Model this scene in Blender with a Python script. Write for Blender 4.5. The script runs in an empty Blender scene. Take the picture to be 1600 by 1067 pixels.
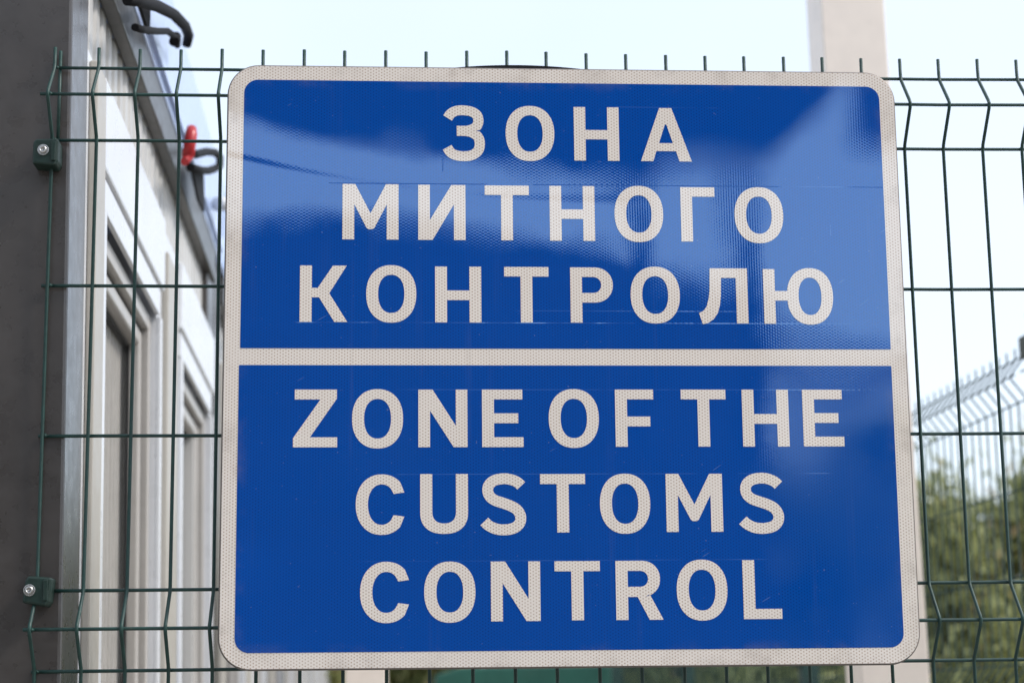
import bpy, bmesh, math, random
from mathutils import Vector, Matrix
random.seed(7)
PI = math.pi
S = bpy.context.scene
COL = S.collection
ZT = 2.40                      # height of the top fence wire above the ground

# ------------------------------------------------------------------ camera
cam = bpy.data.cameras.new('camera'); camo = bpy.data.objects.new('camera', cam); COL.objects.link(camo)
cam.sensor_width = 36.0; cam.lens = 2943.07 / 1600 * 36
cam.clip_start = 0.05; cam.clip_end = 3000
yaw, pitch, roll = 0.05623, 0.19239, -0.0144
fwd = Vector((math.sin(yaw)*math.cos(pitch), math.cos(yaw)*math.cos(pitch), math.sin(pitch)))
rt0 = Vector((math.cos(yaw), -math.sin(yaw), 0)); up0 = rt0.cross(fwd)
rt = rt0*math.cos(roll) + up0*math.sin(roll); up = -rt0*math.sin(roll) + up0*math.cos(roll)
CP = Vector((0.4263, -2.2473, ZT - 0.77574))
m = Matrix((rt, up, -fwd)).transposed().to_4x4(); m.translation = CP
camo.matrix_world = m
cam.dof.use_dof = True; cam.dof.focus_distance = 2.22; cam.dof.aperture_fstop = 5.4
S.camera = camo

# ------------------------------------------------------------------ light
SUN_EL, SUN_AZ = math.radians(46), math.radians(106)      # azimuth from +Y towards +X: from the right, a little in front of the fence plane
w = bpy.data.worlds.new('World'); S.world = w; w.use_nodes = True
nt = w.node_tree; bg = nt.nodes['Background']
sky = nt.nodes.new('ShaderNodeTexSky'); sky.sky_type = 'NISHITA'; sky.sun_disc = False
sky.sun_elevation = SUN_EL; sky.sun_rotation = SUN_AZ
sky.air_density = 1.0; sky.dust_density = 1.5; sky.ozone_density = 1.2; sky.altitude = 50
# thin high cloud veils the blue: an even pale layer, very softly mottled
tc = nt.nodes.new('ShaderNodeTexCoord'); nz = nt.nodes.new('ShaderNodeTexNoise'); nz.inputs['Scale'].default_value = 2.5; nz.inputs['Detail'].default_value = 4
nt.links.new(tc.outputs['Generated'], nz.inputs['Vector'])
mr = nt.nodes.new('ShaderNodeMapRange'); nt.links.new(nz.outputs['Fac'], mr.inputs[0]); mr.inputs[1].default_value = .3; mr.inputs[2].default_value = .7; mr.inputs[3].default_value = .60; mr.inputs[4].default_value = .78
mx = nt.nodes.new('ShaderNodeMix'); mx.data_type = 'RGBA'; nt.links.new(mr.outputs[0], mx.inputs[0]); nt.links.new(sky.outputs[0], mx.inputs[6]); mx.inputs[7].default_value = (3.75, 4.05, 4.45, 1)
nt.links.new(mx.outputs[2], bg.inputs[0]); bg.inputs[1].default_value = 0.12
sl = bpy.data.lights.new('sun', 'SUN'); sl.energy = 1.2; sl.angle = math.radians(12.0); sl.color = (1, .96, .91)
so = bpy.data.objects.new('sun', sl); COL.objects.link(so)
sd = Vector((math.sin(SUN_AZ)*math.cos(SUN_EL), math.cos(SUN_AZ)*math.cos(SUN_EL), math.sin(SUN_EL)))
so.rotation_euler = sd.to_track_quat('Z', 'Y').to_euler()
so.location = (0, 0, 8)
S.view_settings.view_transform = 'Standard'; S.view_settings.look = 'None'
S.view_settings.exposure = 1.26; S.view_settings.gamma = 1; S.view_settings.use_curve_mapping = False

# ------------------------------------------------------------------ helpers
def tag(o, label=None, cat=None, group=None, kind=None):
    if label: o['label'] = label
    if cat: o['category'] = cat
    if group: o['group'] = group
    if kind: o['kind'] = kind
    return o
def empty(name, loc=(0,0,0), mat=None, **k):
    o = bpy.data.objects.new(name, None); COL.objects.link(o)
    if mat is not None: o.matrix_world = mat
    else: o.location = loc
    o.empty_display_size = .1
    return tag(o, **k)
class MB:
    """collects shapes; build() links them as one mesh object"""
    def __init__(s): s.v = []; s.f = []; s.sm = []
    def add(s, vs, fs, smooth=False):
        n = len(s.v); s.v += [tuple(v) for v in vs]
        s.f += [tuple(i+n for i in f) for f in fs]; s.sm += [smooth]*len(fs); return s
    def box(s, x0, x1, y0, y1, z0, z1):
        return s.add([(x,y,z) for x in (x0,x1) for y in (y0,y1) for z in (z0,z1)],
            [(0,1,3,2),(4,6,7,5),(0,4,5,1),(2,3,7,6),(0,2,6,4),(1,5,7,3)])
    def prism(s, pts, a, b, axis='y', smooth=False):
        """polygon pts extruded from a to b along axis"""
        n = len(pts)
        def P(p, t): return {'y': (p[0], t, p[1]), 'x': (t, p[0], p[1]), 'z': (p[0], p[1], t)}[axis]
        vs = [P(p, a) for p in pts] + [P(p, b) for p in pts]
        s.add(vs, [tuple(range(n))[::-1], tuple(range(n, 2*n))]); k = len(s.v) - 2*n
        for i in range(n):
            j = (i+1) % n; s.f.append((k+i, k+j, k+n+j, k+n+i)); s.sm.append(smooth)
        return s
    def tube(s, pts, r, n=8, cap=True):
        pts = [Vector(p) for p in pts]; rr = r if hasattr(r, '__len__') else [r]*len(pts)
        vs = []; nrm = None
        for i, p in enumerate(pts):
            t = (pts[min(i+1, len(pts)-1)] - pts[max(i-1, 0)]).normalized()
            if nrm is None:
                nrm = Vector((1,0,0)) if abs(t.x) < .8 else Vector((0,0,1))
            nrm = (nrm - t*nrm.dot(t)).normalized(); b = t.cross(nrm)
            for k in range(n):
                a = 2*PI*k/n; vs.append(p + (nrm*math.cos(a) + b*math.sin(a))*rr[i])
        fs = [(i*n+k, i*n+(k+1) % n, (i+1)*n+(k+1) % n, (i+1)*n+k) for i in range(len(pts)-1) for k in range(n)]
        base = len(s.v); s.add(vs, fs, True)
        if cap:
            s.f += [tuple(base+k for k in range(n))[::-1], tuple(base+(len(pts)-1)*n+k for k in range(n))]; s.sm += [False]*2
        return s
    def mesh(s, name, mat, bevel=0):
        me = bpy.data.meshes.new(name); me.from_pydata(s.v, [], s.f); me.polygons.foreach_set('use_smooth', s.sm)
        me.materials.append(mat); bm = bmesh.new(); bm.from_mesh(me); bmesh.ops.recalc_face_normals(bm, faces=bm.faces)
        if bevel:
            r = bmesh.ops.bevel(bm, geom=[e for e in bm.edges if len(e.link_faces) == 2 and e.calc_face_angle(0) > .6], offset=bevel, segments=2, profile=.5, affect='EDGES', clamp_overlap=True)
        bm.to_mesh(me); bm.free(); me.update(); return me
    def build(s, name, mat, parent=None, bevel=0, **k):
        o = bpy.data.objects.new(name, s.mesh(name, mat, bevel)); COL.objects.link(o)
        if parent: o.parent = parent
        return tag(o, **k)
def copy_tree(o, parent=None):
    c = o.copy(); COL.objects.link(c); c.parent = parent
    for ch in [x for x in ALL() if x.parent == o]: copy_tree(ch, c)
    return c
def ALL(): return list(COL.objects)
def circle(cx, cy, r, n=16, a0=0): return [(cx+r*math.cos(a0+2*PI*i/n), cy+r*math.sin(a0+2*PI*i/n)) for i in range(n)]
def rrect(x0, x1, z0, z1, r, n=8):
    out = []
    for cx, cz, a in ((x1-r, z1-r, 0), (x0+r, z1-r, 90), (x0+r, z0+r, 180), (x1-r, z0+r, 270)):
        out += [(cx + r*math.cos(math.radians(a+90*i/n)), cz + r*math.sin(math.radians(a+90*i/n))) for i in range(n+1)]
    return out

# ------------------------------------------------------------------ node helpers
class E:
    """a number-valued node socket (or constant) with arithmetic"""
    nt = None
    def __init__(s, k): s.k = k
    @staticmethod
    def op(o, *a):
        n = E.nt.nodes.new('ShaderNodeMath'); n.operation = o
        for i, x in enumerate(a):
            x = x.k if isinstance(x, E) else x
            if isinstance(x, (int, float)): n.inputs[i].default_value = x
            else: E.nt.links.new(x, n.inputs[i])
        return E(n.outputs[0])
    def __add__(s, o): return E.op('ADD', s, o)
    __radd__ = __add__
    def __mul__(s, o): return E.op('MULTIPLY', s, o)
    __rmul__ = __mul__
    def __sub__(s, o): return E.op('SUBTRACT', s, o)
    def __rsub__(s, o): return E.op('SUBTRACT', o, s)
    def __truediv__(s, o): return E.op('DIVIDE', s, o)
def xyz(t=None, out='Object'):
    n = E.nt.nodes.new('ShaderNodeTexCoord'); q = E.nt.nodes.new('ShaderNodeSeparateXYZ'); E.nt.links.new(n.outputs[out], q.inputs[0])
    return E(q.outputs[0]), E(q.outputs[1]), E(q.outputs[2])
def comb(a, b, c):
    n = E.nt.nodes.new('ShaderNodeCombineXYZ')
    for i, x in enumerate((a, b, c)):
        x = x.k if isinstance(x, E) else x
        if isinstance(x, (int, float)): n.inputs[i].default_value = x
        else: E.nt.links.new(x, n.inputs[i])
    return n.outputs[0]
def noise(vec, scale, detail=3, rough=.5, color=False):
    n = E.nt.nodes.new('ShaderNodeTexNoise'); n.inputs['Scale'].default_value = scale; n.inputs['Detail'].default_value = detail; n.inputs['Roughness'].default_value = rough
    if vec is not None: E.nt.links.new(vec, n.inputs['Vector'])
    return n.outputs['Color'] if color else E(n.outputs['Fac'])
def smooth(x, a, b):
    n = E.nt.nodes.new('ShaderNodeMapRange'); n.interpolation_type = 'SMOOTHSTEP'; n.clamp = True
    E.nt.links.new(x.k, n.inputs[0]); n.inputs[1].default_value = a; n.inputs[2].default_value = b
    return E(n.outputs[0])
def mixc(f, a, b):
    n = E.nt.nodes.new('ShaderNodeMix'); n.data_type = 'RGBA'
    f = f.k if isinstance(f, E) else f
    if isinstance(f, (int, float)): n.inputs[0].default_value = f
    else: E.nt.links.new(f, n.inputs[0])
    for i, x in ((6, a), (7, b)):
        if isinstance(x, tuple): n.inputs[i].default_value = (*x[:3], 1)
        else: E.nt.links.new(x, n.inputs[i])
    return n.outputs[2]
def setin(b, name, v):
    if isinstance(v, E): v = v.k
    if isinstance(v, (int, float)): b.inputs[name].default_value = v
    elif isinstance(v, tuple): b.inputs[name].default_value = (*v[:3], 1)
    else: E.nt.links.new(v, b.inputs[name])
def new_mat(name):
    mt = bpy.data.materials.new(name); mt.use_nodes = True; E.nt = mt.node_tree
    return mt, mt.node_tree.nodes['Principled BSDF']
def bump(h, strength, dist, normal=None):
    n = E.nt.nodes.new('ShaderNodeBump'); n.inputs['Strength'].default_value = strength; n.inputs['Distance'].default_value = dist
    E.nt.links.new(h.k if isinstance(h, E) else h, n.inputs['Height'])
    if normal: E.nt.links.new(normal, n.inputs['Normal'])
    return n.outputs[0]
def paint(name, col, rough=.45, metal=0, vary=.12, scale=6, dirt=None, dirt_amt=.3, bmp=.0006, streak=False, coat=0, spec=.5):
    """painted / plastic / metal surface with uneven tone, grime and slight relief"""
    mt, b = new_mat(name); x, y, z = xyz()
    v = comb(x, y, z*(.12 if streak else 1.0))
    n1 = noise(v, scale, 5, .6); n2 = noise(v, scale*7, 3, .6)
    f = smooth(n1*.7 + n2*.3, .3, .7)
    lo = tuple(c*(1-vary) for c in col); hi = tuple(min(1, c*(1+vary*.6)) for c in col)
    c = mixc(f, lo, hi)
    if dirt:
        d = smooth(noise(v, scale*2.3, 6, .7), .52, .78)*dirt_amt; c = mixc(d, c, dirt)
    setin(b, 'Base Color', c); setin(b, 'Roughness', smooth(n2, .2, .8)*.12 + (rough-.06)); b.inputs['Metallic'].default_value = metal
    b.inputs['Coat Weight'].default_value = coat; b.inputs['Coat Roughness'].default_value = .08
    b.inputs['Specular IOR Level'].default_value = spec
    if bmp: E.nt.links.new(bump(n2, .35, bmp), b.inputs['Normal'])
    return mt

# ------------------------------------------------------------------ sign film: microprismatic honeycomb sheeting, slightly buckled
def film(name, base, dot, line=None):
    mt, b = new_mat(name); x, y, z = xyz()
    u = x*1000.0; v = z*1000.0
    # honeycomb: columns 3.25 mm apart, cells 3.75 mm apart in a column
    px, pz = x/.0065, z/.00375
    def cell(ox, oz):
        fx = (E.op('FRACT', px+ox) - .5)*6.5; fz = (E.op('FRACT', pz+oz) - .5)*3.75
        return fx, fz, E.op('SQRT', fx*fx + fz*fz)
    ax, az, ad = cell(0, 0); bx, bz, bd = cell(.5, .5)
    pick = E.op('LESS_THAN', bd, ad)
    cx = ax + pick*(bx-ax); cz = az + pick*(bz-az); d = E.op('MINIMUM', ad, bd)
    patch = noise(comb(x, y, z), 14, 3, .6)
    dotm = (1.0 - smooth(d, .45, 1.05))*(smooth(patch, .25, .6)*.35 + .65)
    c = mixc(dotm, base, dot)
    wall = smooth(d, 1.45, 1.95)
    c = mixc(wall*.22, c, tuple(min(1, q*1.25) for q in base))
    tone = noise(comb(x, y, z), 3.2, 4, .6)
    c = mixc(smooth(tone, .3, .7)*.14, c, tuple(q*.7 for q in base))
    speck = smooth(noise(comb(x, y, z), 260, 2, .5), .72, .8)
    c = mixc(speck*.25, c, (.5, .5, .46) if line else (.3, .25, .2))
    # rain streaks, rubbed grime along the edges and fine scratches
    edge = 1.0 - smooth(E.op('MINIMUM', 404.0 - E.op('ABSOLUTE', u), 357.0 - E.op('ABSOLUTE', v)), 3, 34)
    gr = smooth(noise(comb(x, 1.3, z), 17, 5, .7), .45, .72)
    c = mixc(edge*gr*.38, c, (.36, .30, .25))
    st = smooth(noise(comb(x*70.0, 4.4, z*2.2), 1.0, 4, .6), .56, .74)*smooth(noise(comb(x, 6.6, z), 7, 3, .6), .42, .66)
    c = mixc(st*(.03 if line else .12), c, (.40, .40, .40) if line else (.38, .32, .27))
    sc = smooth(noise(comb((x+z*.6)*26.0, 8.8, (z-x*.6)*240.0), 1.0, 2, .5), .735, .77)*smooth(noise(comb(x, 7.1, z), 9, 2, .5), .52, .62)
    c = mixc(sc*(.22 if line else .5), c, (.30, .42, .62) if line else (.95, .92, .88))
    # low buckles of the sheet, as slopes
    def g(u0, v0, a, bb):
        p = (u-u0)/a; q = (v-v0)/bb
        return E.op('EXPONENT', -1.0*(p*p + q*q))
    SX, SZ = 0.0, 0.0
    for (u0, v0, a, bb, kx, kz) in DENTS:
        e = g(u0, v0, a, bb); SX = e*kx + SX; SZ = e*kz + SZ
    n1 = noise(comb(x, 0, z), 5.0, 2, .5); n2 = noise(comb(x, 3.7, z), 4.0, 2, .5); n3 = noise(comb(x, 9.1, z), 45, 2, .5); n4 = noise(comb(x, 5.1, z), 40, 2, .5)
    # the long shallow buckle across the upper left of the plate
    U = E.op('MINIMUM', E.op('MAXIMUM', u/400.0, -1.0), .15)
    ct = ((.02439*U + .02285)*U + .01725)*U + .00424
    cb = ((-.03405*U - .02706)*U + .01117)*U + .00249
    vc = (48.0*U - 20.7)*U + 225.1; vb = (-65.5*U - 87.3)*U + 130.8
    t = E.op('MINIMUM', E.op('MAXIMUM', (v-vb)/(vc-vb), 0.0), 1.0)
    side = 1.0 - smooth(u, 50, 170)
    low = smooth(v, 30, 130)
    ridge = E.op('EXPONENT', -1.0*E.op('POWER', (v - vc + 31.0 - 17.0*U)/7.5, 2.0))*(.0085 - .003*U)
    SZ = SZ + (cb + (ct-cb)*t + ridge)*side*low
    SX = SX + (n1-.5)*.012 + (n3-.5)*.003; SZ = SZ + (n2-.5)*.004 + (n4-.5)*.0022
    # pillow of each cell
    ha = smooth(noise(comb(x, 2.2, z), 6, 2, .5), .38, .62)*(HEXA*1.1) + HEXA*.35
    SX = SX + cx*ha; SZ = SZ + cz*ha
    if line:
        L = None
        for (vv, ua, ub, k) in CUTS:
            t = (1.0 - smooth(E.op('ABSOLUTE', v-vv), .25, .75))*smooth(u, ua-6, ua+2)*(1.0 - smooth(u, ub-2, ub+10))*k
            L = t if L is None else L + t
        for (uu, va, vb_) in ((152.5, 226, 239), (-148, 226, 243), (20, 226, 240), (318, 150, 166), (-358, 86, 96)):
            L = L + (1.0 - smooth(E.op('ABSOLUTE', u-uu), .2, .7))*smooth(v, va, va+3)*(1.0 - smooth(v, vb_-3, vb_))*.8
        L = L*smooth(noise(comb(x*.4, y, z), 40, 3, .6), .35, .6)
        c = mixc(L, c, line); SZ = SZ + L*.05
    nv = comb(SX, -1.0, SZ)
    nm = E.nt.nodes.new('ShaderNodeVectorMath'); nm.operation = 'NORMALIZE'; E.nt.links.new(nv, nm.inputs[0])
    vt = E.nt.nodes.new('ShaderNodeVectorTransform'); vt.vector_type = 'NORMAL'; vt.convert_from = 'OBJECT'; vt.convert_to = 'WORLD'
    E.nt.links.new(nm.outputs[0], vt.inputs[0])
    setin(b, 'Base Color', c); b.inputs['Roughness'].default_value = .6; b.inputs['Specular IOR Level'].default_value = 0.0
    b.inputs['Coat Weight'].default_value = 1.0; b.inputs['Coat IOR'].default_value = COAT_IOR; b.inputs['Coat Roughness'].default_value = .012
    E.nt.links.new(vt.outputs[0], b.inputs['Coat Normal'])
    if line:      # light mirrored by the prisms under the blue film comes back dyed blue
        b.inputs['Roughness'].default_value = .03; b.inputs['Specular IOR Level'].default_value = 1.0; b.inputs['Specular Tint'].default_value = (.06, .55, 1.0, 1)
        b.inputs['Coat IOR'].default_value = 1.88; b.inputs['IOR'].default_value = 1.62; E.nt.links.new(vt.outputs[0], b.inputs['Normal'])
    return mt
HEXA = .0034; COAT_IOR = 2.05
# (u, v, half width, half height, slope sideways, slope up) in mm
DENTS = [(240, 60, 90, 70, -.004, -.006), (-385, -235, 40, 30, .01, .05), (110, -90, 60, 50, .004, .012), (330, -60, 50, 40, .006, .004)]
CUTS = [(211.5, -330, 380, .5), (43.5, -318, 330, .7), (58, -60, 200, .3), (-36, -230, 360, .3), (-135, -200, 300, .35), (-235, -250, 240, .3), (309, 60, 180, .25)]

# ------------------------------------------------------------------ materials
M = {}
M['white_film'] = film('white_film', (.95, .845, .75), (.52, .37, .265))
M['blue_film'] = film('blue_film', (.0006, .082, .43), (.0005, .044, .26), line=(.10, .24, .62))
M['alu'] = paint('aluminium', (.45, .42, .39), .4, .9, dirt=(.12, .09, .07), scale=12)
M['alu_rim'] = paint('aluminium_rim', (.22, .19, .17), .5, .6, dirt=(.1, .08, .06), scale=20)
M['green'] = paint('green_plastic_coat', (.010, .047, .038), .5, vary=.3, scale=60, bmp=.0003, dirt=(.09, .1, .08), dirt_amt=.35)
M['clip'] = paint('green_moulded_plastic', (.006, .026, .018), .5, vary=.25, scale=80, dirt=(.1, .11, .09), dirt_amt=.4)
M['steel'] = paint('stainless_steel', (.62, .60, .57), .28, 1, vary=.2, scale=150, dirt=(.2, .16, .12), dirt_amt=.4)
M['charcoal'] = paint('charcoal_coated_steel', (.062, .053, .047), .3, vary=.22, scale=5, dirt=(.10, .09, .08), dirt_amt=.35, spec=.8)
M['trim'] = paint('anthracite_trim', (.06, .058, .055), .35, vary=.2, scale=6, dirt=(.14, .12, .1))
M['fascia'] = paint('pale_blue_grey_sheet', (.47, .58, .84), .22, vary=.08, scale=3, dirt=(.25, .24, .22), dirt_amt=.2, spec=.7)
M['panel'] = paint('offwhite_wall_sheet', (.54, .53, .51), .4, vary=.1, scale=4, streak=True, dirt=(.30, .26, .2), dirt_amt=.45)
M['white'] = paint('white_coated_metal', (.68, .69, .71), .3, vary=.05, scale=3, dirt=(.5, .46, .4), dirt_amt=.12)
M['cream'] = paint('cream_plastic', (.44, .41, .36), .4, vary=.08, scale=5, dirt=(.3, .26, .2), dirt_amt=.3)
M['frame'] = paint('window_frame_plastic', (.44, .415, .385), .35, vary=.08, scale=8, dirt=(.3, .25, .2), dirt_amt=.25)
M['gasket'] = paint('black_gasket', (.02, .02, .02), .6, scale=30)
M['rubber'] = paint('black_rubber', (.014, .014, .016), .75, scale=40, vary=.3, spec=.15)
M['red'] = paint('red_plastic', (.48, .022, .025), .35, scale=30)
M['post'] = paint('offwhite_painted_steel', (.93, .81, .70), .45, vary=.06, scale=3, dirt=(.4, .34, .28), dirt_amt=.25)
M['slat'] = paint('pale_slatted_blind', (.50, .47, .43), .5, vary=.15, scale=10)
M['teal'] = paint('green_painted_sheet', (.02, .105, .075), .4, vary=.2, scale=4, dirt=(.12, .13, .1))
M['roofing'] = paint('dark_ribbed_roof', (.035, .036, .04), .7, vary=.2, scale=1.2)
M['brickdark'] = paint('dark_brown_cladding', (.05, .045, .04), .75, vary=.3, scale=1.0)
M['pale'] = paint('pale_render', (.80, .80, .80), .7, vary=.15, scale=.6, dirt=(.2, .19, .17))
M['concrete'] = paint('concrete', (.30, .285, .26), .85, vary=.18, scale=1.6, dirt=(.14, .13, .11), bmp=.004)
M['bark'] = paint('bark', (.10, .075, .05), .85, vary=.4, scale=20, bmp=.01)
mt, b = new_mat('window_glass'); M['glass'] = mt
b.inputs['Base Color'].default_value = (.20, .20, .19, 1); b.inputs['Roughness'].default_value = .03; b.inputs['IOR'].default_value = 1.5; b.inputs['Alpha'].default_value = .12
def leafmat(name, cols):
    mt, b = new_mat(name)
    oi = E.nt.nodes.new('ShaderNodeNewGeometry'); r = E(oi.outputs['Random Per Island'])
    x, y, z = xyz(); cl = noise(comb(x, y, z), 2.2, 3, .6)
    c = mixc(smooth(r, .1, .9), cols[0], cols[1]); c = mixc(smooth(cl, .42, .62), c, cols[2]); c = mixc(smooth(r, .93, .97), c, cols[3])
    setin(b, 'Base Color', c); b.inputs['Roughness'].default_value = .55
    tr = E.nt.nodes.new('ShaderNodeBsdfTranslucent'); E.nt.links.new(c, tr.inputs[0])
    ms = E.nt.nodes.new('ShaderNodeMixShader'); ms.inputs[0].default_value = .35
    out = E.nt.nodes['Material Output']; E.nt.links.new(b.outputs[0], ms.inputs[1]); E.nt.links.new(tr.outputs[0], ms.inputs[2]); E.nt.links.new(ms.outputs[0], out.inputs[0])
    return mt
M['leaf'] = leafmat('leaf_olive', [(.19, .22, .08), (.44, .45, .18), (.36, .38, .16), (.52, .38, .20)])
M['leaf2'] = leafmat('leaf_green', [(.17, .21, .08), (.35, .39, .16), (.28, .32, .13), (.44, .36, .19)])

# ------------------------------------------------------------------ setting
g = MB(); N = 40
g.add([(-400, -400, 0), (400, -400, 0), (400, 400, 0), (-400, 400, 0)], [(0,1,2,3)])
mtg, b = new_mat('ground_gravel_and_grass'); x, y, z = xyz()
n = noise(comb(x, y, z), .35, 5, .6); n2 = noise(comb(x, y, z), 30, 4, .7)
c = mixc(smooth(n2, .3, .7), (.16, .15, .13), (.30, .28, .25)); c = mixc(smooth(n, .5, .62)*smooth(y, 3, 12), c, (.06, .085, .03))
setin(b, 'Base Color', c); b.inputs['Roughness'].default_value = .9; E.nt.links.new(bump(n2, .6, .02), b.inputs['Normal'])
g.build('ground', mtg, kind='structure')
MB().box(-9, 9, -14, -.35, .0, .006).build('paved_apron', M['concrete'], kind='structure')

# ------------------------------------------------------------------ mesh fence in front
ZS = [.0, .0460, .0919]
def fence_rows():
    """list of (z below top, outward amount 0..1) of the horizontal wires"""
    rows = []; z = 0
    for k in range(4):
        rows += [(z, 0), (z+.04595, 1), (z+.0919, 0)]
        if k < 3:
            rows += [(z+.0919+.1808, 0), (z+.0919+.3616, 0)]
        z += .0919 + .5424
    return rows
ROWS = fence_rows()
def bulge(x):
    t = max(0.0, (1.05 - x)/1.05); return -.0303*t**.8036
def wire_pts(X, yb, fold, tip=.0256, jit=0, scale=1.0):
    pts = [(X, yb, tip)]
    for k in range(4):
        z = -k*(.0919+.5424)*scale; h = .04595*scale
        pts += [(X, yb, z-.0+.004), (X, yb-fold*.06, z-.004), (X, yb-fold*.93, z-h+.005), (X, yb-fold, z-h), (X, yb-fold*.93, z-h-.005), (X, yb-fold*.06, z-2*h+.004), (X, yb, z-2*h-.004)]
    pts.append((X, yb, -1.998*scale)); return pts
fence = empty('mesh_fence', (0, 0, ZT), label='green welded mesh fence panel with folded rows, carrying the blue sign', cat='fence', group=None)
NW = 37
for i in range(NW):
    X = .05*i + (-.0024 if i == 0 else 0) + random.uniform(-.0006, .0006)
    tp = {2: .0236, 3: .0235, 10: .0275, 11: .028, 12: .0275}.get(i, .0252) + random.uniform(-.0007, .0007)
    MB().tube(wire_pts(X, bulge(X), .038, tp), .00215, 8).build('vertical_wire', M['green'], fence)
for z, o in ROWS:
    pts = []; X = -.0075 + random.uniform(-.003, .002) - (.003 if o else 0)
    if z in (0,): X = .002
    x0 = X
    while X < 1.86:
        pts.append((X, bulge(max(X, 0)) - .038*o + .0040, -z + random.uniform(-.0002, .0002))); X += .1
    pts.append((1.858, .0040 - .038*o, -z))
    MB().tube(pts, .0021, 8).build('horizontal_wire', M['green'], fence)
wb = MB()
for z, o in ROWS:
    for i in range(NW):
        X = .05*i; y = bulge(X) - .038*o + .0022; s_ = random.uniform(.0018, .0026)
        c_ = Vector((X, y, -z + random.uniform(-.0004, .0004)))
        wb.add([c_+Vector(d)*s_ for d in ((1.5,0,0), (-1.5,0,0), (0,1,0), (0,-1,0), (0,0,1.3), (0,0,-1.3))], [(0,2,4),(2,1,4),(1,3,4),(3,0,4),(2,0,5),(1,2,5),(3,1,5),(0,3,5)], True)
wb.build('weld_beads', M['green'], fence, kind='stuff')
# the clips that hold the panel to the charcoal post
def clip(X, Zc, tilt, bx, bz):
    c = MB(); pr = [(-.0150, -.0165), (.0125, -.0185), (.0152, -.012), (.0150, .0150), (-.012, .0145), (-.0150, .0105)]
    pr = [(p[0]*math.cos(tilt)-p[1]*math.sin(tilt), p[0]*math.sin(tilt)+p[1]*math.cos(tilt)) for p in pr]
    c.prism([(X+p[0], Zc+p[1]) for p in pr], -.0505, -.0195)
    # raised lip beside the screw seat
    o = c.build('clip', M['clip'], fence, bevel=.003)
    for s_ in (1,):
        l = MB(); l.prism([(X+.0070, Zc-.013), (X+.0125, Zc-.013), (X+.0125, Zc+.011), (X+.0070, Zc+.011)], -.0525, -.0503); l.build('clip_lip', M['clip'], o, bevel=.0009)
    wsh = MB().prism(circle(bx, bz, .0068, 20), -.0522, -.0506); wsh.build('washer', M['steel'], o, bevel=.0004)
    hd = MB(); n = 20; ro, ri = .0047, .0024
    out = circle(bx, bz, ro, n); inn = [(bx+ri*math.cos(2*PI*k/n), bz+ri*math.sin(2*PI*k/n)) for k in range(n)]
    vs = [(p[0], -.0523, p[1]) for p in out] + [(bx+(p[0]-bx)*.86, -.0552, bz+(p[1]-bz)*.86) for p in out] + [(p[0], -.0552, p[1]) for p in inn] + [(p[0], -.0530, p[1]) for p in inn]
    fs = [(a*n+k, a*n+(k+1) % n, (a+1)*n+(k+1) % n, (a+1)*n+k) for a in range(3) for k in range(n)] + [tuple(3*n+k for k in range(n))]
    hd.add(vs, fs, True); hd.build('bolt_head', M['steel'], o)
MB().tube([(.0030, -.0245, .022), (.0030, -.0245, -.10)], .0021, 8).build('second_line_rod', M['green'], fence)  # added rod that draws the second dark line beside the first wire
clip(-.0066, -.1120, 0.0, -.0089, -.1117)
clip(.0012, -.6340, -.10, -.0072, -.6349)
clip(.0012, -1.25, .04, -.0062, -1.25)

# ------------------------------------------------------------------ the sign
W2, H2 = .4043, .3568
QC = (0.61569, -0.075, ZT-0.37376)
rx, ry, rz = 0.0133, 0.00349, 0.01276
SM = Matrix.Translation(QC) @ (Matrix.Rotation(rz, 4, 'Z') @ Matrix.Rotation(rx, 4, 'X') @ Matrix.Rotation(ry, 4, 'Y'))
sign = empty('road_sign', mat=SM, label='large blue and white customs control zone sign in two languages, hung on the mesh fence', cat='sign')
# folded aluminium tray: face sheet with a return flange running round its edge
tray = MB(); R = .037
outl = rrect(-W2, W2, -H2, H2, R, 10)
prof = [(.9975, .0000), (1.0, .0012), (1.0, .0035)]
n = len(outl)
def inset(pts, d, W=W2, H=H2, R=R): return rrect(-W+d, W-d, -H+d, H-d, max(R-d, .003), 10)
rings = [(.0012, .0), (.0, .0010), (-.0005, .004), (.0015, .013), (.004, .0150), (.012, .0150), (.012, .0135), (.005, .0135), (.003, .004), (.006, .0022)]
vs = []
for d, y in rings: vs += [(p[0], y, p[1]) for p in inset(outl, d)]
fs = [(a*n+k, a*n+(k+1) % n, (a+1)*n+(k+1) % n, (a+1)*n+k) for a in range(len(rings)-1) for k in range(n)]
fs += [tuple(range(n)), tuple((len(rings)-1)*n+k for k in range(n))]
tray.add(vs, fs, True); o = tray.build('backing_plate', M['alu_rim'], sign)
# face films lie as thin sheets, each a fraction of a millimetre proud of the one below
def sheet(name, pts, mat, y, t=.00025, parent=sign, holes=()):
    bm = bmesh.new()
    loops = [pts] + list(holes); edges = []
    for lp in loops:
        vv = [bm.verts.new((p[0], y-t, p[1])) for p in lp]
        edges += [bm.edges.new((vv[k], vv[(k+1) % len(vv)])) for k in range(len(vv))]
    r = bmesh.ops.triangle_fill(bm, use_beauty=True, use_dissolve=False, edges=edges, normal=(0, -1, 0))
    faces = list(bm.faces)
    ex = bmesh.ops.extrude_face_region(bm, geom=faces)
    for e in ex['geom']:
        if isinstance(e, bmesh.types.BMVert): e.co.y = y
    bmesh.ops.recalc_face_normals(bm, faces=bm.faces)
    me = bpy.data.meshes.new(name); bm.to_mesh(me); bm.free(); me.materials.append(mat)
    ob = bpy.data.objects.new(name, me); COL.objects.link(ob); ob.parent = parent
    return ob
sheet('white_face', inset(outl, .0016), M['white_film'], -.0002, .0003)
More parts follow.
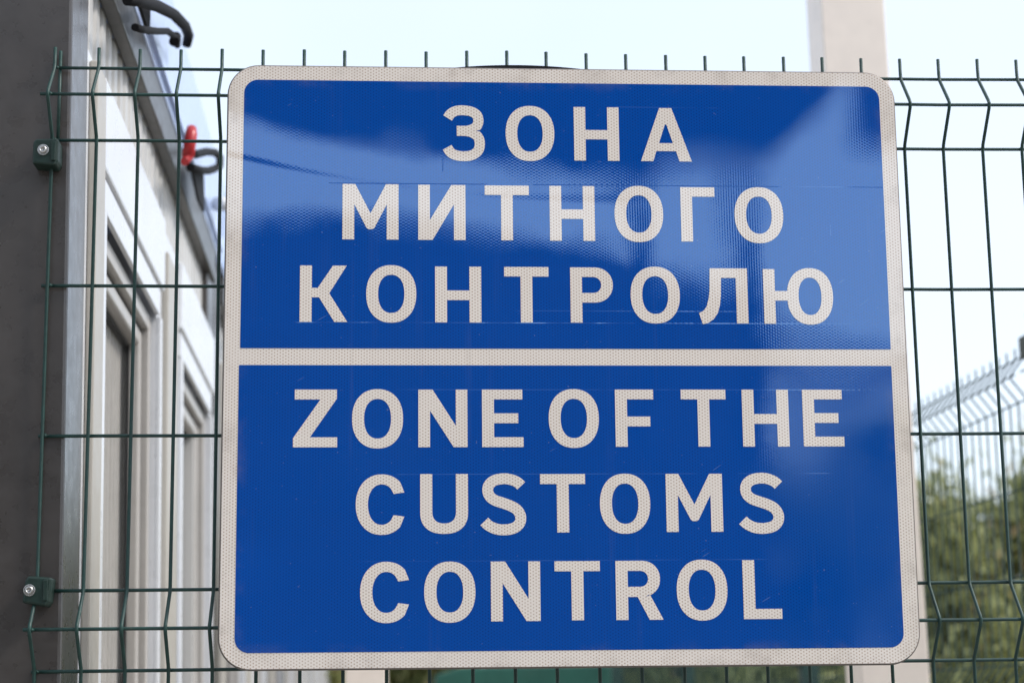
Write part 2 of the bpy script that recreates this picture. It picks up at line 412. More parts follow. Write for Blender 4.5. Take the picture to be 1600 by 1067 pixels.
def panel_outline(x0, x1, z0, z1, top):
    r, s_ = .0165, .0012; out = []
    for cx, cz, a, rr in ((x1, z1, 0, r if top else s_), (x0, z1, 90, r if top else s_), (x0, z0, 180, s_ if top else r), (x1, z0, 270, s_ if top else r)):
        ccx = cx - rr if a in (0, 270) else cx + rr; ccz = cz - rr if a in (0, 90) else cz + rr
        out += [(ccx + rr*math.cos(math.radians(a+90*i/8)), ccz + rr*math.sin(math.radians(a+90*i/8))) for i in range(9)]
    return out
sheet('blue_panel', panel_outline(-.3845, .3848, .0127, .3382, True), M['blue_film'], -.00055, .0002)
sheet('blue_panel', panel_outline(-.3855, .3845, -.3372, -.0072, False), M['blue_film'], -.00055, .0002)

# --- letters, drawn in mm inside a box w x h with stem T
def arc(cx, cy, rx, ry, a0, a1, n=18, p=2.0):
    out = []
    for i in range(n+1):
        a = math.radians(a0 + (a1-a0)*i/n); ca, sa = math.cos(a), math.sin(a)
        out.append((cx + rx*math.copysign(abs(ca)**(2/p), ca), cy + ry*math.copysign(abs(sa)**(2/p), sa)))
    return out
def stroke(path, t):
    L, Rr = [], []
    for i, p in enumerate(path):
        a = path[max(i-1, 0)]; c = path[min(i+1, len(path)-1)]
        dx, dy = c[0]-a[0], c[1]-a[1]; q = math.hypot(dx, dy); nx, ny = -dy/q, dx/q
        L.append((p[0]+nx*t/2, p[1]+ny*t/2)); Rr.append((p[0]-nx*t/2, p[1]-ny*t/2))
    return L + Rr[::-1]
def spl(pts, n=10):
    out = []
    P = [pts[0]] + pts + [pts[-1]]
    for i in range(1, len(P)-2):
        p0, p1, p2, p3 = P[i-1:i+3]
        for k in range(n):
            t = k/n
            out.append(tuple(.5*((2*p1[j]) + (-p0[j]+p2[j])*t + (2*p0[j]-5*p1[j]+4*p2[j]-p3[j])*t*t + (-p0[j]+3*p1[j]-3*p2[j]+p3[j])*t**3) for j in (0, 1)))
    out.append(pts[-1]); return out
T, B = 14.0, 11.6      # stem and bar thickness
def oval(x0, x1, h, y0=0):
    cx, cy = (x0+x1)/2, y0+h/2; a, b_ = (x1-x0)/2, h/2
    def sup(a, b_, p): return arc(cx, cy, a, b_, 0, 360, 56, p)[:-1]
    return sup(a, b_, 2.22), sup(a-T, b_-B, 2.25)
def bowl(w, y0, y1, t=T, b_=B):
    """P-like: outer outline part and counter hole; stem on the left"""
    r = (y1-y0)/2; cy = (y0+y1)/2; ex = w - r*1.02
    outer = [(ex, y1)] + arc(ex, cy, w-ex, r, 90, -90, 18, 2.1)[1:-1] + [(ex, y0)]
    ri = r-b_; ix = w-t-ri*1.0
    hole = [(t, y1-b_), (t, y0+b_), (ix, y0+b_)] + arc(ix, cy, w-t-ix, ri, -90, 90, 14, 2.1)[1:-1] + [(ix, y1-b_)]
    return outer, hole
def glyph(ch, w, h):
    """returns list of (outline, [holes])"""
    m_ = h/2
    if ch == 'O':
        o, i = oval(0, w, h); return [(o, [i])]
    if ch == 'H': return [([(0,0),(T,0),(T,m_-B/2-1),(w-T,m_-B/2-1),(w-T,0),(w,0),(w,h),(w-T,h),(w-T,m_+B/2-1),(T,m_+B/2-1),(T,h),(0,h)], [])]
    if ch == 'T': return [([(w/2-T/2,0),(w/2+T/2,0),(w/2+T/2,h-B),(w,h-B),(w,h),(0,h),(0,h-B),(w/2-T/2,h-B)], [])]
    if ch == 'Г': return [([(0,0),(T,0),(T,h-B),(w,h-B),(w,h),(0,h)], [])]
    if ch == 'L': return [([(0,0),(w,0),(w,B),(T,B),(T,h),(0,h)], [])]
    if ch == 'E': return [([(0,0),(w,0),(w,B),(T,B),(T,m_-B/2),(w-6,m_-B/2),(w-6,m_+B/2),(T,m_+B/2),(T,h-B),(w-1,h-B),(w-1,h),(0,h)], [])]
    if ch == 'F': return [([(0,0),(T,0),(T,m_-B/2-6+2),(w-4,m_-B/2-6+2),(w-4,m_+B/2-4),(T,m_+B/2-4),(T,h-B),(w,h-B),(w,h),(0,h)], [])]
    if ch == 'M':
        c = w/2; v = h*.20
        return [([(0,0),(T,0),(T,h*.635),(c-4.6,v+.5),(c-2.4,v-1),(c+2.4,v-1),(c+4.6,v+.5),(w-T,h*.635),(w-T,0),(w,0),(w,h),(w-T-1,h),(c,h*.47),(T+1,h),(0,h)], [])]
    if ch == 'N': return [([(0,0),(T-.4,0),(T-.4,h*.635),(w-T-2.2,0),(w,0),(w,h),(w-T+.4,h),(w-T+.4,h*.37),(T+2.6,h),(0,h)], [])]
    if ch == 'И': return [([(0,0),(T+3,0),(w-T+.2,h*.645),(w-T+.2,0),(w,0),(w,h),(w-T-2.6,h),(T-.2,h*.36),(T-.2,h),(0,h)], [])]
    if ch == 'Z': return [([(0,0),(w,0),(w,B),(19.5,B),(w-.6,h-10.6),(w-.6,h),(1.6,h),(1.6,h-B),(w-19.6,h-B),(0,10.6)], [])]
    if ch == 'A':
        c = w/2
        return [([(0,0),(15,0),(18.9,12.6),(w-18.9,12.6),(w-15,0),(w,0),(c+7.4,h),(c-7.4,h)], [[(22.4,22.6),(c-.9,h*.69),(c+.9,h*.69),(w-22.4,22.6)]])]
    if ch == 'K': return [([(0,0),(T,0),(T,29.3),(22.5,29.3),(40.5,0),(w,0),(34.4,34.2),(w-1,h),(38.5,h),(21,40.6),(T,40.6),(T,h),(0,h)], [])]
    if ch == 'P':
        o, i = bowl(w, 24.2, h)
        return [([(0,h)] + [(0,0),(T,0),(T,24.2)] + o[::-1], [i])]
    if ch == 'R':
        o, i = bowl(w-3, 26.2, h)
        arcp = [p for p in o[::-1] if p[0] > 34.0 or p[1] > 40]
        return [([(0,h),(0,0),(T,0),(T,26.2),(25.2,26.2),(38.6,0),(w,0),(39.2,29.2)] + arcp, [i])]
    if ch == 'U':
        r = w/2
        return [([(0,h)] + [(0, 25)] + arc(r, 25, r, 25, 180, 360, 24, 2.35)[1:-1] + [(w,25),(w,h),(w-T,h),(w-T,25)] + arc(r, 25, r-T, 25-B-.4, 0, -180, 20, 2.3)[1:-1] + [(T,25),(T,h)], [])]
    if ch == 'Л':
        return [([(w-T,0),(w,0),(w,h),(14.2,h),(13.4,h*.60),(12.0,h*.44),(9.2,h*.30),(5.2,h*.225),(0,h*.185),(4.3,-1.0),(10.5,.4),(17.5,5.2),(22.6,12.5),(25.4,22),(26.8,34),(27.6,h-B),(w-T,h-B)], [])]
    if ch == 'Ю':
        a = w - 55.6; o, i = oval(a, w, h)
        lo, hi = m_-B/2+.5, m_+B/2+.5
        left = [p for p in o if not (p[0] < w-27.8 and lo < p[1] < hi)]
        # start the ring at the lower joint and run round to the upper one
        k = min(range(len(left)), key=lambda q: (left[q][0] > w-27.8, abs(left[q][1]-lo)))
        left = left[k:] + left[:k]
        if left[1][1] > left[0][1]: left = [left[0]] + left[1:][::-1]
        return [([(0,1),(T,1),(T,lo)] + [(a+.7, lo)] + left + [(a+.7, hi)] + [(T,hi),(T,h-1.5),(0,h-1.5)], [i])]
    if ch == 'C':
        cx, cy = w*.535, h/2; ax, ay = w*.535, h/2
        out = arc(cx, cy, ax, ay, 40, 320, 44, 2.15); inn = arc(cx, cy, ax-T, ay-B, 36, 324, 40, 2.15)
        tip = lambda s_: [(w, cy+s_*13.9), (w-12.3, cy+s_*12.2)]
        out = [p for p in out if p[0] < w-3.5]; inn = [p for p in inn if p[0] < w-15.5]
        return [([tip(1)[1], tip(1)[0]] + out + [tip(-1)[0], tip(-1)[1]] + inn[::-1], [])]
    if ch == 'S':
        q = lambda *a: [(x_*w/54, y_*h/70) for x_, y_ in a]
        path = spl(q((48.0,56.0),(43.5,60.2),(36,63.3),(27.5,64.3),(17.5,62.6),(11,57.8),(9.0,51.0),(11.2,44.3),(17.0,39.6),(25.5,36.6),(34.5,33.4),(42.5,28.8),(46.8,21.6),(46.0,13.6),(40.0,7.9),(29.5,5.6),(18.5,6.6),(9.8,10.6),(4.8,15.2)), 5)
        return [(stroke(path, 12.6), [])]
    if ch == 'З':
        q = lambda *a: [(x_*w/52, y_*h/69) for x_, y_ in a]
        up_ = spl(q((6.6,53.5),(10.5,59),(17,62.6),(25,63.4),(35,62),(42,57.4),(43.8,50),(41.3,43),(34.5,38.8),(27,37.6),(17.5,37.6)), 5)
        lo_ = spl(q((17.5,37.2),(27,37.2),(36.5,35.2),(43.4,29.6),(45.4,21),(43,12.4),(35.5,7),(26,5.6),(16.5,6.8),(10,10.4),(6,16.6)), 5)
        a = stroke(up_, 12.2); b_ = stroke(lo_, 12.2)
        n1, n2_ = len(up_), len(lo_)
        au, al = a[:n1], a[n1:][::-1]; bu, bl = b_[:n2_], b_[n2_:][::-1]
        # outer contour is on one side of both strokes; join them into a single outline
        ou = al if max(p[0] for p in al) > max(p[0] for p in au) else au; iu = au if ou is al else al
        ob = bl if max(p[0] for p in bl) > max(p[0] for p in bu) else bu; ib = bu if ob is bl else bl
        ou_ = [p for i_, p in enumerate(ou) if not (p[1] < 37.9*h/69 and p[0] < 60)]
        ob_ = [p for i_, p in enumerate(ob) if not (p[1] > 36.9*h/69)]
        return [(ou_ + [(40.2*w/52, 37.4*h/69)] + ob_ + ib[::-1] + iu[::-1], [])]
TXT = [
 [('З', -148.6, 51.6, 240.3, 68.0), ('O', -72.5, 58.6, 240.5, 68.6), ('H', 9.8, 54.5, 241.7, 66.7), ('A', 90.3, 61.7, 241.7, 66.5)],
 [('M', -266.9, 66.3, 143.2, 67.4), ('И', -177.3, 56.1, 143.1, 67.2), ('T', -98.2, 52.8, 143.1, 67.0), ('H', -20.7, 53.9, 143.0, 67.2), ('O', 57.0, 58.5, 141.9, 69.1), ('Г', 136.9, 41.2, 143.0, 66.8), ('O', 201.9, 59.0, 141.4, 69.1)],
 [('K', -316.1, 55.6, 44.0, 67.4), ('O', -238.5, 58.8, 43.3, 69.0), ('H', -157.5, 54.4, 43.8, 67.1), ('T', -75.9, 52.7, 44.0, 66.9), ('P', 2.5, 50.8, 44.0, 66.7), ('O', 74.2, 58.9, 43.2, 68.8), ('Л', 155.5, 59.2, 43.6, 66.8), ('Ю', 233.7, 83.9, 42.4, 68.8)],
 [('Z', -322.2, 50.9, -103.4, 67.4), ('O', -254.3, 59.2, -104.9, 69.5), ('N', -177.4, 57.2, -103.5, 67.5), ('E', -103.2, 48.3, -103.5, 67.6), ('O', -25.2, 58.9, -104.6, 69.4), ('F', 53.1, 45.2, -103.3, 67.5), ('T', 131.0, 53.1, -103.3, 67.5), ('H', 203.5, 55.3, -103.4, 67.6), ('E', 275.6, 48.5, -103.3, 67.5)],
 [('C', -249.5, 55.9, -204.7, 69.8), ('U', -175.4, 55.3, -203.8, 69.1), ('S', -106.2, 53.9, -205.0, 70.4), ('T', -36.3, 52.6, -202.8, 67.7), ('O', 33.2, 58.8, -204.7, 69.9), ('M', 110.6, 66.4, -202.8, 67.6), ('S', 195.5, 54.1, -204.7, 70.0)],
 [('C', -244.1, 55.9, -304.9, 69.6), ('O', -170.9, 58.7, -305.0, 69.5), ('N', -94.4, 56.9, -303.8, 68.0), ('T', -20.8, 52.5, -303.3, 67.5), ('R', 49.8, 54.6, -303.4, 67.6), ('O', 120.5, 59.1, -304.8, 69.9), ('L', 197.9, 45.0, -303.5, 67.7)]]
for row in TXT:
    for ch, x0, ww, y0, hh in row:
        for outl_, holes in glyph(ch, ww, hh):
            sc = lambda pts: [((x0+p[0])/1000, (y0+p[1])/1000) for p in pts]
            sheet('letter', sc(outl_), M['white_film'], -.0008, .0002, holes=[sc(q) for q in holes])
# rails and clamps behind the plate, the upper rail bowed up past the edge
r_ = MB(); pts = []
for k in range(13):
    t = -1 + 2*k/12; pts.append((-.0000 + t*.095 - .055, .018, .3596 + .0062*(1-t*t)))
vsr = [(p[0], y, p[2]-dz) for p in pts for (y, dz) in ((.0155, 0), (.0215, 0), (.0215, .02), (.0155, .02))]
r_.add(vsr, [(4*a+k, 4*a+(k+1) % 4, 4*a+4+(k+1) % 4, 4*a+4+k) for a in range(12) for k in range(4)] + [(3,2,1,0), (48,49,50,51)])
r_.build('back_strap', M['rubber'], sign)
for zz in (.22, -.22):
    rl = MB().box(-.30, .30, .0155, .0300, zz-.02, zz+.02).build('mounting_rail', M['alu'], sign, bevel=.002)
    for xx in (-.2, .2):
        MB().box(xx-.012, xx+.012, .0302, .0800, zz-.012, zz+.012).build('clamp', M['alu'], rl, bevel=.002)
MB().box(.355, .385, .0155, .030, -.352, -.318).build('corner_bracket', M['rubber'], sign, bevel=.002)

# ------------------------------------------------------------------ site cabins, receding to the left
n_, B_, U_ = Vector((0.99973819, 0.01732013, 0.01495198)), Vector((-0.01717513, 0.99980474, -0.00977211)), Vector((-0.01511832, 0.00951275, 0.99984046))
def cabin_matrix(s_):
    o = Vector((0.01532, -.018, ZT)) + B_*s_
    mm = Matrix((n_, B_, U_)).transposed().to_4x4(); mm.translation = o; return mm
ZB = -ZT + .12     # cabin floor
cabin = empty('site_cabin', mat=cabin_matrix(0), label='white portable cabin with charcoal corner post and shuttered windows, nearest at the left edge', cat='cabin', group='portable cabins standing in a row on the left')
L = 2.075
MB().box(-.20, 0, 0, .130, ZB, .42).build('corner_post', M['charcoal'], cabin, bevel=.004, label='charcoal corner post, its side face shining pale blue with the sky')
MB().box(-2.2, -.2, .02, .10, ZB, .42).build('front_wall', M['charcoal'], cabin)
MB().box(-2.2, -.03, 1.90, 1.985, ZB, .30).build('rear_wall', M['panel'], cabin)
fl = MB().box(-2.2, -.03, .13, 1.9, ZB-.12, ZB).build('floor_frame', M['trim'], cabin)
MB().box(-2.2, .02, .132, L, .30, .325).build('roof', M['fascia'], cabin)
# wall sheet with vertical ribs: the opening rows are left free for the windows
def ribbed(y0, y1, z0, z1, x=-.012, pitch=.062, d=.010):
    b_ = MB(); pts = []; y = y0
    while y < y1 - 1e-4:
        for q, xx in ((0, x-d), (.30, x-d), (.42, x), (.88, x)):
            yy = y + q*pitch
            if yy < y1: pts.append((xx, yy))
        y += pitch
    pts.append((x-d, y1)); pts = [(-.05, y0)] + pts + [(-.05, y1)]
    return b_.prism(pts, z0, z1, 'z')
ribbed(.130, 1.905, .086, .216).build('upper_wall_sheet', M['panel'], cabin)
WIN = [(.30, .955), (1.345, 1.985)]; ZH, ZL = -.100, -1.10
edges_ = [.130, WIN[0][0], WIN[0][1], WIN[1][0], WIN[1][1], L-.01]
for a, b_ in ((edges_[0], edges_[1]), (edges_[2], edges_[3]), (edges_[4], edges_[5])):
    MB().box(-.05, -.004, a, b_, ZB, .084).build('wall_panel', M['white'], cabin)
for a, b_ in WIN: MB().box(-.05, -.004, a+.001, b_-.001, ZB, ZL-.02).build('wall_panel', M['panel'], cabin)
MB().box(-.012, .010, .135, 2.0, .210, .2832).build('roof_trim', M['trim'], cabin, bevel=.003)
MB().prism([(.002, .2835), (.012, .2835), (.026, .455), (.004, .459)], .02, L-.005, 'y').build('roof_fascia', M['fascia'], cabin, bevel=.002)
MB().box(-.16, .001, 1.905, L-.02, .06, .215).build('rear_post', M['charcoal'], cabin, bevel=.004)
for a, b_, zt_ in ((.168, .248, .075), (1.035, 1.205, .035)):
    MB().box(-.004, .008, a, b_, ZB+.1, zt_).build('cover_strip', M['cream'], cabin, bevel=.003)
for a, b_ in WIN:
    wn = MB()
    # outer ring of the frame and the stepped sash inside it
    def ring(mb, y0, y1, z0, z1, t, xa, xb):
        mb.box(xa, xb, y0, y0+t, z0, z1); mb.box(xa, xb, y1-t, y1, z0, z1); mb.box(xa, xb, y0+t, y1-t, z1-t, z1); mb.box(xa, xb, y0+t, y1-t, z0, z0+t); return mb
    fr = ring(MB(), a+.002, b_-.002, ZL, ZH-.002, .026, -.048, -.013).build('window', M['frame'], cabin, bevel=.002)
    ring(MB(), a+.030, b_-.030, ZL+.028, ZH-.030, .003, -.048, -.026).build('gasket', M['gasket'], fr)
    ring(MB(), a+.034, b_-.034, ZL+.032, ZH-.034, .026, -.052, -.024).build('sash', M['frame'], fr, bevel=.004)
    ring(MB(), a+.061, b_-.061, ZL+.060, ZH-.062, .004, -.052, -.041).build('glazing_bead', M['gasket'], fr)
    MB().box(-.050, -.046, a+.066, b_-.066, ZL+.065, ZH-.067).build('pane', M['glass'], fr)
    bl = MB(); 
    y = a+.07
    while y < b_-.09:
        bl.prism([(-.057, y), (-.0515, y+.004), (-.054, y+.034), (-.061, y+.030)], ZL+.05, ZH-.05, 'z'); y += .040
    bl.build('blind', M['slat'], fr)
    MB().box(-.006, .006, a-.045, b_+.045, -.047, .083).build('shutter_box', M['white'], cabin, bevel=.004)
    MB().box(-.006, .002, a-.030, b_-.001, -.098, -.052).build('shutter_slat', M['white'], cabin, bevel=.002)
    for yy in (a-.026, b_+.0015): MB().box(-.004, .004, yy, yy+.024, ZL-.02, -.099).build('guide_rail', M['white'], cabin, bevel=.002)
    MB().box(-.02, .03, a-.01, b_+.01, ZL-.018, ZL-.002).build('sill', M['white'], cabin, bevel=.002)
# cable loops at the roof rail
def wedge(pts, x0, x1): return MB().prism(pts, x0, x1, 'x')
wedge([(.353, .236), (.50, .300), (.500, .268), (.492, .233)], .031, .036).build('cable_bracket', M['rubber'], cabin)
c1 = [(.04, .20, .170), (.05, .238, .185), (.055, .417, .249), (.06, .604, .309), (.06, .779, .357), (.055, .890, .383), (.05, .905, .370)]
MB().tube(c1, [.007, .008, .009, .009, .009, .009, .008], 10).build('cable', M['rubber'], cabin)
c2 = [(.045, .800, .331), (.05, .76, .327), (.05, .681, .304), (.05, .606, .282), (.05, .46, .226), (.045, .328, .178), (.04, .285, .165)]
MB().tube(c2, .0055, 10).build('cable', M['rubber'], cabin)
MB().tube([(.05, .70, .300), (.05, .735, .322)], .0085, 10).build('cable_gland', M['rubber'], cabin)
pl = MB().tube([(.045, .93, .168), (.047, .965, .185), (.048, .965, .19), (.052, .975, .232), (.052, .98, .245)], [.007, .008, .0108, .0108, .0085], 14).build('plug', M['red'], cabin)
c3 = [(.05, 1.00, .205), (.05, 1.069, .224), (.055, 1.235, .281), (.058, 1.40, .331), (.058, 1.52, .358), (.055, 1.55, .348), (.05, 1.464, .316), (.05, 1.33, .272), (.05, 1.16, .222), (.045, 1.03, .188)]
MB().tube(c3, .0078, 10).build('cable', M['rubber'], cabin)
wedge([(1.16, .232), (1.402, .296), (1.418, .255), (1.420, .215), (1.30, .205)], .031, .036).build('cable_bracket', M['rubber'], cabin)
MB().tube([(.03, 1.78, .332), (.06, 1.82, .345)], .016, 10).build('junction_box', M['white'], cabin)
labs = ['second portable cabin, standing directly beyond the nearest one', 'third portable cabin in the row, mostly hidden behind the sign', 'fourth portable cabin in the row, seen only as a sliver below the sign', 'fifth portable cabin of the row, a narrow sliver under the sign edge', 'sixth portable cabin of the row, next to last', 'seventh portable cabin of the row, beside the farthest one', 'farthest portable cabin of the row, left of the short white post'][:3] + ['fifth portable cabin of the row, a narrow sliver under the sign edge', 'sixth portable cabin of the row, third from the far end', 'seventh portable cabin of the row, beside the farthest one', 'farthest portable cabin of the row, just left of the short white post']
for k in range(7):
    c = copy_tree(cabin); c.matrix_world = cabin_matrix((k+1)*2.10); c['label'] = labs[k]
MB().box(-2.0, .1, -.2, 16.9, .0, .118).build('plinth', M['concrete'], label='low concrete strip under the row of portable cabins', cat='plinth')

# ------------------------------------------------------------------ white posts behind the fence
def square_post(name, x, y, wd, top, lean, **k):
    e = empty(name, (x, y, 0), **k)
    h_ = wd/2
    MB().box(-h_, h_, -h_, h_, .012, top).build('shaft', M['post'], e, bevel=.004)
    MB().box(-h_-.06, h_+.06, -h_-.06, h_+.06, 0, .012).build('base_plate', M['post'], e, bevel=.002)
    MB().box(-h_-.006, h_+.006, -h_-.006, h_+.006, top+.0005, top+.01).build('cap', M['post'], e, bevel=.002)
    e.rotation_euler[1] = lean; return e
square_post('steel_post', 1.5775+.012, 2.28, .163, 5.6, -.012, label='tall off-white square steel post rising behind the right end of the sign', cat='post')
square_post('steel_post', .262, 5.1, .160, 2.5, 0, label='short white square post seen under the lower left part of the sign', cat='post')
# corner post where the two fences meet, out of frame to the right
def green_post(name, x, y, rot, h_, **k):
    e = empty(name, (x, y, 0), **k); e.rotation_euler[2] = rot
    MB().box(-.03, .03, -.03, .03, 0, h_).build('shaft', M['green'], e, bevel=.003)
    MB().box(-.032, .032, -.032, .032, h_+.0005, h_+.014).build('cap', M['rubber'], e, bevel=.003)
    for zz in (h_-.07, h_-.7, h_-1.3):
        MB().box(-.055, -.031, -.025, .025, zz-.025, zz+.025).build('clip', M['clip'], e, bevel=.003)
    return e
B2 = Vector((-0.03704248, 0.99931289, 0))
P2 = lambda d: Vector((1.8925, 0, 0)) + B2*d
rot2 = math.atan2(-B2.x, B2.y)
PD = [-.0, 1.84, 4.15, 6.40, 8.62, 10.8, 13.0]
names = ['green corner post where the front fence meets the side fence', 'green post of the side fence at the right edge, with a bracket near its top', 'second green post of the side fence, seen under the sign near its right end', 'third green post of the side fence, under the middle right of the sign', 'fourth green post of the side fence, under the middle of the sign', 'fifth green post of the side fence, hidden behind the sign', 'last green post of the side fence, far behind the sign']
for d, l_ in zip(PD, names):
    p = P2(d); green_post('fence_post', p.x+.034, p.y, rot2, ZT+.075, label=l_, cat='fence post', group='green posts of the side fence')
# side fence panels between the posts, wires folded like the front one
SCL = 1.085
def side_panel(d0, d1, label):
    e = empty('mesh_fence', (*P2(d0).xy, ZT-.006), label=label, cat='fence', group='green mesh panels of the side fence'); e.rotation_euler[2] = rot2
    Lp = d1-d0; k = 0; y = .03
    mesh_w = None
    while y < Lp-.02:
        if mesh_w is None:
            pts = [(-(p[1]), 0, p[2]) for p in wire_pts(0, 0, .036, .0256, 0, SCL)]
            pts = [(p[1-1] if False else -abs(p[0]), 0, p[2]) for p in pts]
            mesh_w = MB().tube(pts, .0023, 5).mesh('vertical_wire', M['green'])
        o = bpy.data.objects.new('vertical_wire', mesh_w); COL.objects.link(o); o.parent = e; o.location = (0, y, 0); y += .0543
    for z, o_ in ROWS:
        MB().tube([(-.036*o_, 0, -z*SCL), (-.036*o_, Lp-.01, -z*SCL)], .0022, 5).build('horizontal_wire', M['green'], e)
side_panel(0, 1.83, 'side fence panel nearest the front fence, mostly beyond the right edge')
side_panel(1.86, 4.13, 'blurred side fence panel running away behind the right end of the sign')
side_panel(4.17, 6.38, 'side fence panel farther off, its foot seen under the sign')
side_panel(6.42, 8.61, 'side fence panel behind the middle of the sign')
# front fence stands on a low plinth
MB().box(-.2, 2.1, -.08, .08, 0, .36).build('plinth', M['concrete'], label='low concrete kerb wall under the front mesh fence', cat='plinth')

# green metal cabinet in the yard
cb = empty('metal_cabinet', (1.02, 7.6, 0), label='dark green sheet metal cabinet standing in the yard beyond the fence', cat='cabinet')
pr = [(-.46, .1), (.45, .1), (.45, 1.84), (-.33, 1.84), (-.46, 1.80)]
MB().prism(pr, 0, .6).build('body', M['teal'], cb, bevel=.01)
for xx in (-.44, .005):
    dr = MB().box(xx, xx+.43, -.014, -.002, .16, 1.74).build('door', M['teal'], cb, bevel=.004)
    MB().box(xx+.36 if xx < 0 else xx+.04, xx+.385 if xx < 0 else xx+.065, -.04, -.015, .9, 1.05).build('handle', M['steel'], dr, bevel=.003)
MB().box(-.44, .43, .02, .58, 0, .1).build('base', M['concrete'], cb)

# ------------------------------------------------------------------ trees and shrubs
def tree(name, x, y, h_, rad, mat, nleaf, label, slim=1.0, group='shrubs and young trees behind the side fence', seed=0, leaf=.05, low=.15):
    rnd = random.Random(seed)
    e = empty(name, (x, y, 0), label=label, cat='tree', group=group)
    tk = MB(); ends = []
    for s_ in range(5):
        a = rnd.uniform(0, 2*PI); r = rad*rnd.uniform(.2, .75); hh = h_*rnd.uniform(.6, .93)
        p = [(0.03*math.cos(a), .03*math.sin(a), 0), (r*.25*math.cos(a), r*.25*math.sin(a), hh*.35), (r*.65*math.cos(a+.2), r*.65*math.sin(a+.2), hh*.7), (r*math.cos(a+.1), r*math.sin(a+.1), hh)]
        tk.tube(p, [.05*h_/3, .035*h_/3, .02*h_/3, .006], 6); ends.append(p)
        for q in range(5):
            t = rnd.uniform(.3, .95); b0 = Vector(p[1]).lerp(Vector(p[3]), t); a2 = rnd.uniform(0, 2*PI)
            tk.tube([b0, b0 + Vector((math.cos(a2), math.sin(a2), .9))*rad*.3], [.012*h_/3, .003], 5)
    tk.build('trunk', M['bark'], e)
    # clumps of leaves through the volume
    cl = []
    for k in range(int(26*max(1, rad))):
        t = rnd.random()**.7; a = rnd.uniform(0, 2*PI); zz = h_*(low + (1-low)*t)
        rr = rad*math.sin(PI*min(1, .18+.8*t))**.6*math.sqrt(rnd.random())
        cl.append((rr*math.cos(a), rr*math.sin(a), zz, rad*rnd.uniform(.16, .36)))
    vs, fs = [], []
    for k in range(nleaf):
        c = rnd.choice(cl); d = Vector((rnd.gauss(0, .6), rnd.gauss(0, .6), rnd.gauss(0, .75)))*c[3]
        p = Vector(c[:3]) + d
        if p.z < .05: continue
        ax = Vector((rnd.gauss(0, 1), rnd.gauss(0, 1), rnd.gauss(.3, 1)*slim)).normalized(); bx = ax.cross(Vector((rnd.gauss(0, 1), rnd.gauss(0, 1), rnd.gauss(0, 1)))).normalized()
        l_ = leaf*rnd.uniform(.6, 1.4)*(1+.3*slim); w_ = leaf*.38*rnd.uniform(.7, 1.2)
        n0 = len(vs); cx_ = ax.cross(bx)*l_*.12
        vs += [p-ax*l_, p+bx*w_-cx_*0, p+ax*l_-cx_, p-bx*w_+cx_]
        fs.append((n0, n0+1, n0+2, n0+3))
    me = bpy.data.meshes.new('crown'); me.from_pydata([tuple(v) for v in vs], [], fs); me.materials.append(mat)
    o = bpy.data.objects.new('crown', me); COL.objects.link(o); o.parent = e
    return e
spec = [(4.35, 12.2, 3.02, .95, 'leaf', 'olive green shrub behind the side fence, next to the sign edge'),
        (5.45, 12.6, 3.22, 1.0, 'leaf', 'taller olive shrub at the right edge behind the side fence'),
        (4.95, 14.4, 3.05, .9, 'leaf2', 'darker green shrub filling the gap behind the two olive ones'),
        (3.2, 12.6, 3.0, .9, 'leaf2', 'green shrub hidden behind the right end of the sign, its foot under the sign'),
        (2.2, 13.4, 3.1, .9, 'leaf', 'olive shrub showing between two green fence posts under the sign'),
        (.9, 13.6, 3.0, .9, 'leaf2', 'green shrub behind the metal cabinet'),
        (.15, 13.2, 2.9, .8, 'leaf', 'olive shrub showing just right of the short white post'),
        (6.5, 12.8, 3.3, 1.0, 'leaf', 'olive shrub beyond the right edge of the picture')]
for k, (x, y, h_, r, mm, l_) in enumerate(spec):
    tree('shrub', x, y, h_, r, M[mm], 20000, l_, slim=1.3, seed=20+k, leaf=.055, low=.02)

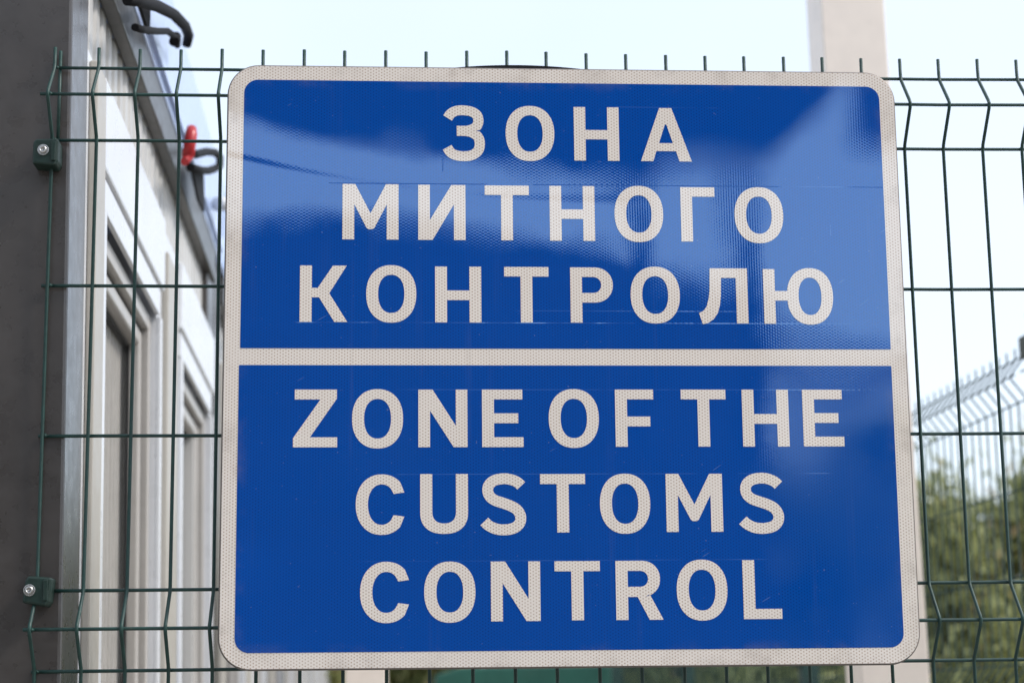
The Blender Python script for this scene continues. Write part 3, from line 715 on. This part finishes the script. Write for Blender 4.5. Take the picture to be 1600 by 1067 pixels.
# ------------------------------------------------------------------ what stands behind the camera (mirrored in the glossy sign)
cnp = empty('canopy', (0, 0, 0), label='dark flat checkpoint canopy on slim columns, mirrored in the upper part of the sign', cat='canopy')
zc = 4.93
MB().box(-9, 3.1, -10.0, -6.6, zc, zc+.35).build('canopy_roof', M['roofing'], cnp, bevel=.02)
for (x, y) in ((2.20, -9.75), (2.84, -9.75), (-6.5, -9.7), (-6.5, -7.0)):
    MB().box(x-.05, x+.05, y-.05, y+.05, 0, zc-.001).build('column', M['roofing'], cnp)
MB().box(3.53, 4.6, -9.5, -9.3, zc-.02, zc+1.1).build('reflection_board', M['roofing'], cnp)  # unseen board, added to mirror as the dark upper right corner of the sign
MB().box(4.2, 4.28, -9.28, -9.2, 0, zc+.6).build('column', M['roofing'], cnp)  # support added under that board
ob = empty('terminal_building', (0, -24, 0), label='dark low terminal building behind the viewer, mirrored in the middle of the sign', cat='building')
MB().prism([(-30, 0), (6.1, 0), (6.1, 6.35), (4.0, 7.45), (-30, 7.45)], -10, 0).build('wall', M['brickdark'], ob)
MB().box(-30.3, 4.0, -10.3, .1, 7.455, 7.55).build('roof', M['roofing'], ob)
for k in range(10):
    wv = MB().box(-28+k*3.1, -26.4+k*3.1, .004, .06, 3.8, 5.4).build('window', M['gasket'], ob)
    MB().box(-28+k*3.1+.08, -26.4+k*3.1-.08, .0605, .07, 3.88, 5.32).build('pane', M['glass'], wv)
pw = empty('warehouse', (27, -58, 0), label='pale rendered warehouse far behind the viewer, mirrored at the right of the sign', cat='building')
MB().box(-16, 26, -12, 0, 0, 10.9).build('wall', M['pale'], pw); MB().box(-16.3, 26.3, -12.3, .3, 10.905, 11.3).build('roof', M['roofing'], pw)
for k in range(6): MB().box(-14+k*6.4, -10.5+k*6.4, .004, .08, 0, 4.2).build('door', M['roofing'], pw)
for k, (x, y, h_) in enumerate(((6.9, -26, 4.0), (8.7, -26.5, 5.0), (11.2, -27, 5.3))):
    tree('young_tree', x, y, h_, 1.6, M['leaf2'], 5000, ['young tree nearest the dark terminal building, behind the viewer', 'middle one of three young trees behind the viewer', 'young tree farthest from the dark terminal building, behind the viewer'][k], slim=.6, group='young trees behind the viewer', seed=70+k, leaf=.10, low=.25)
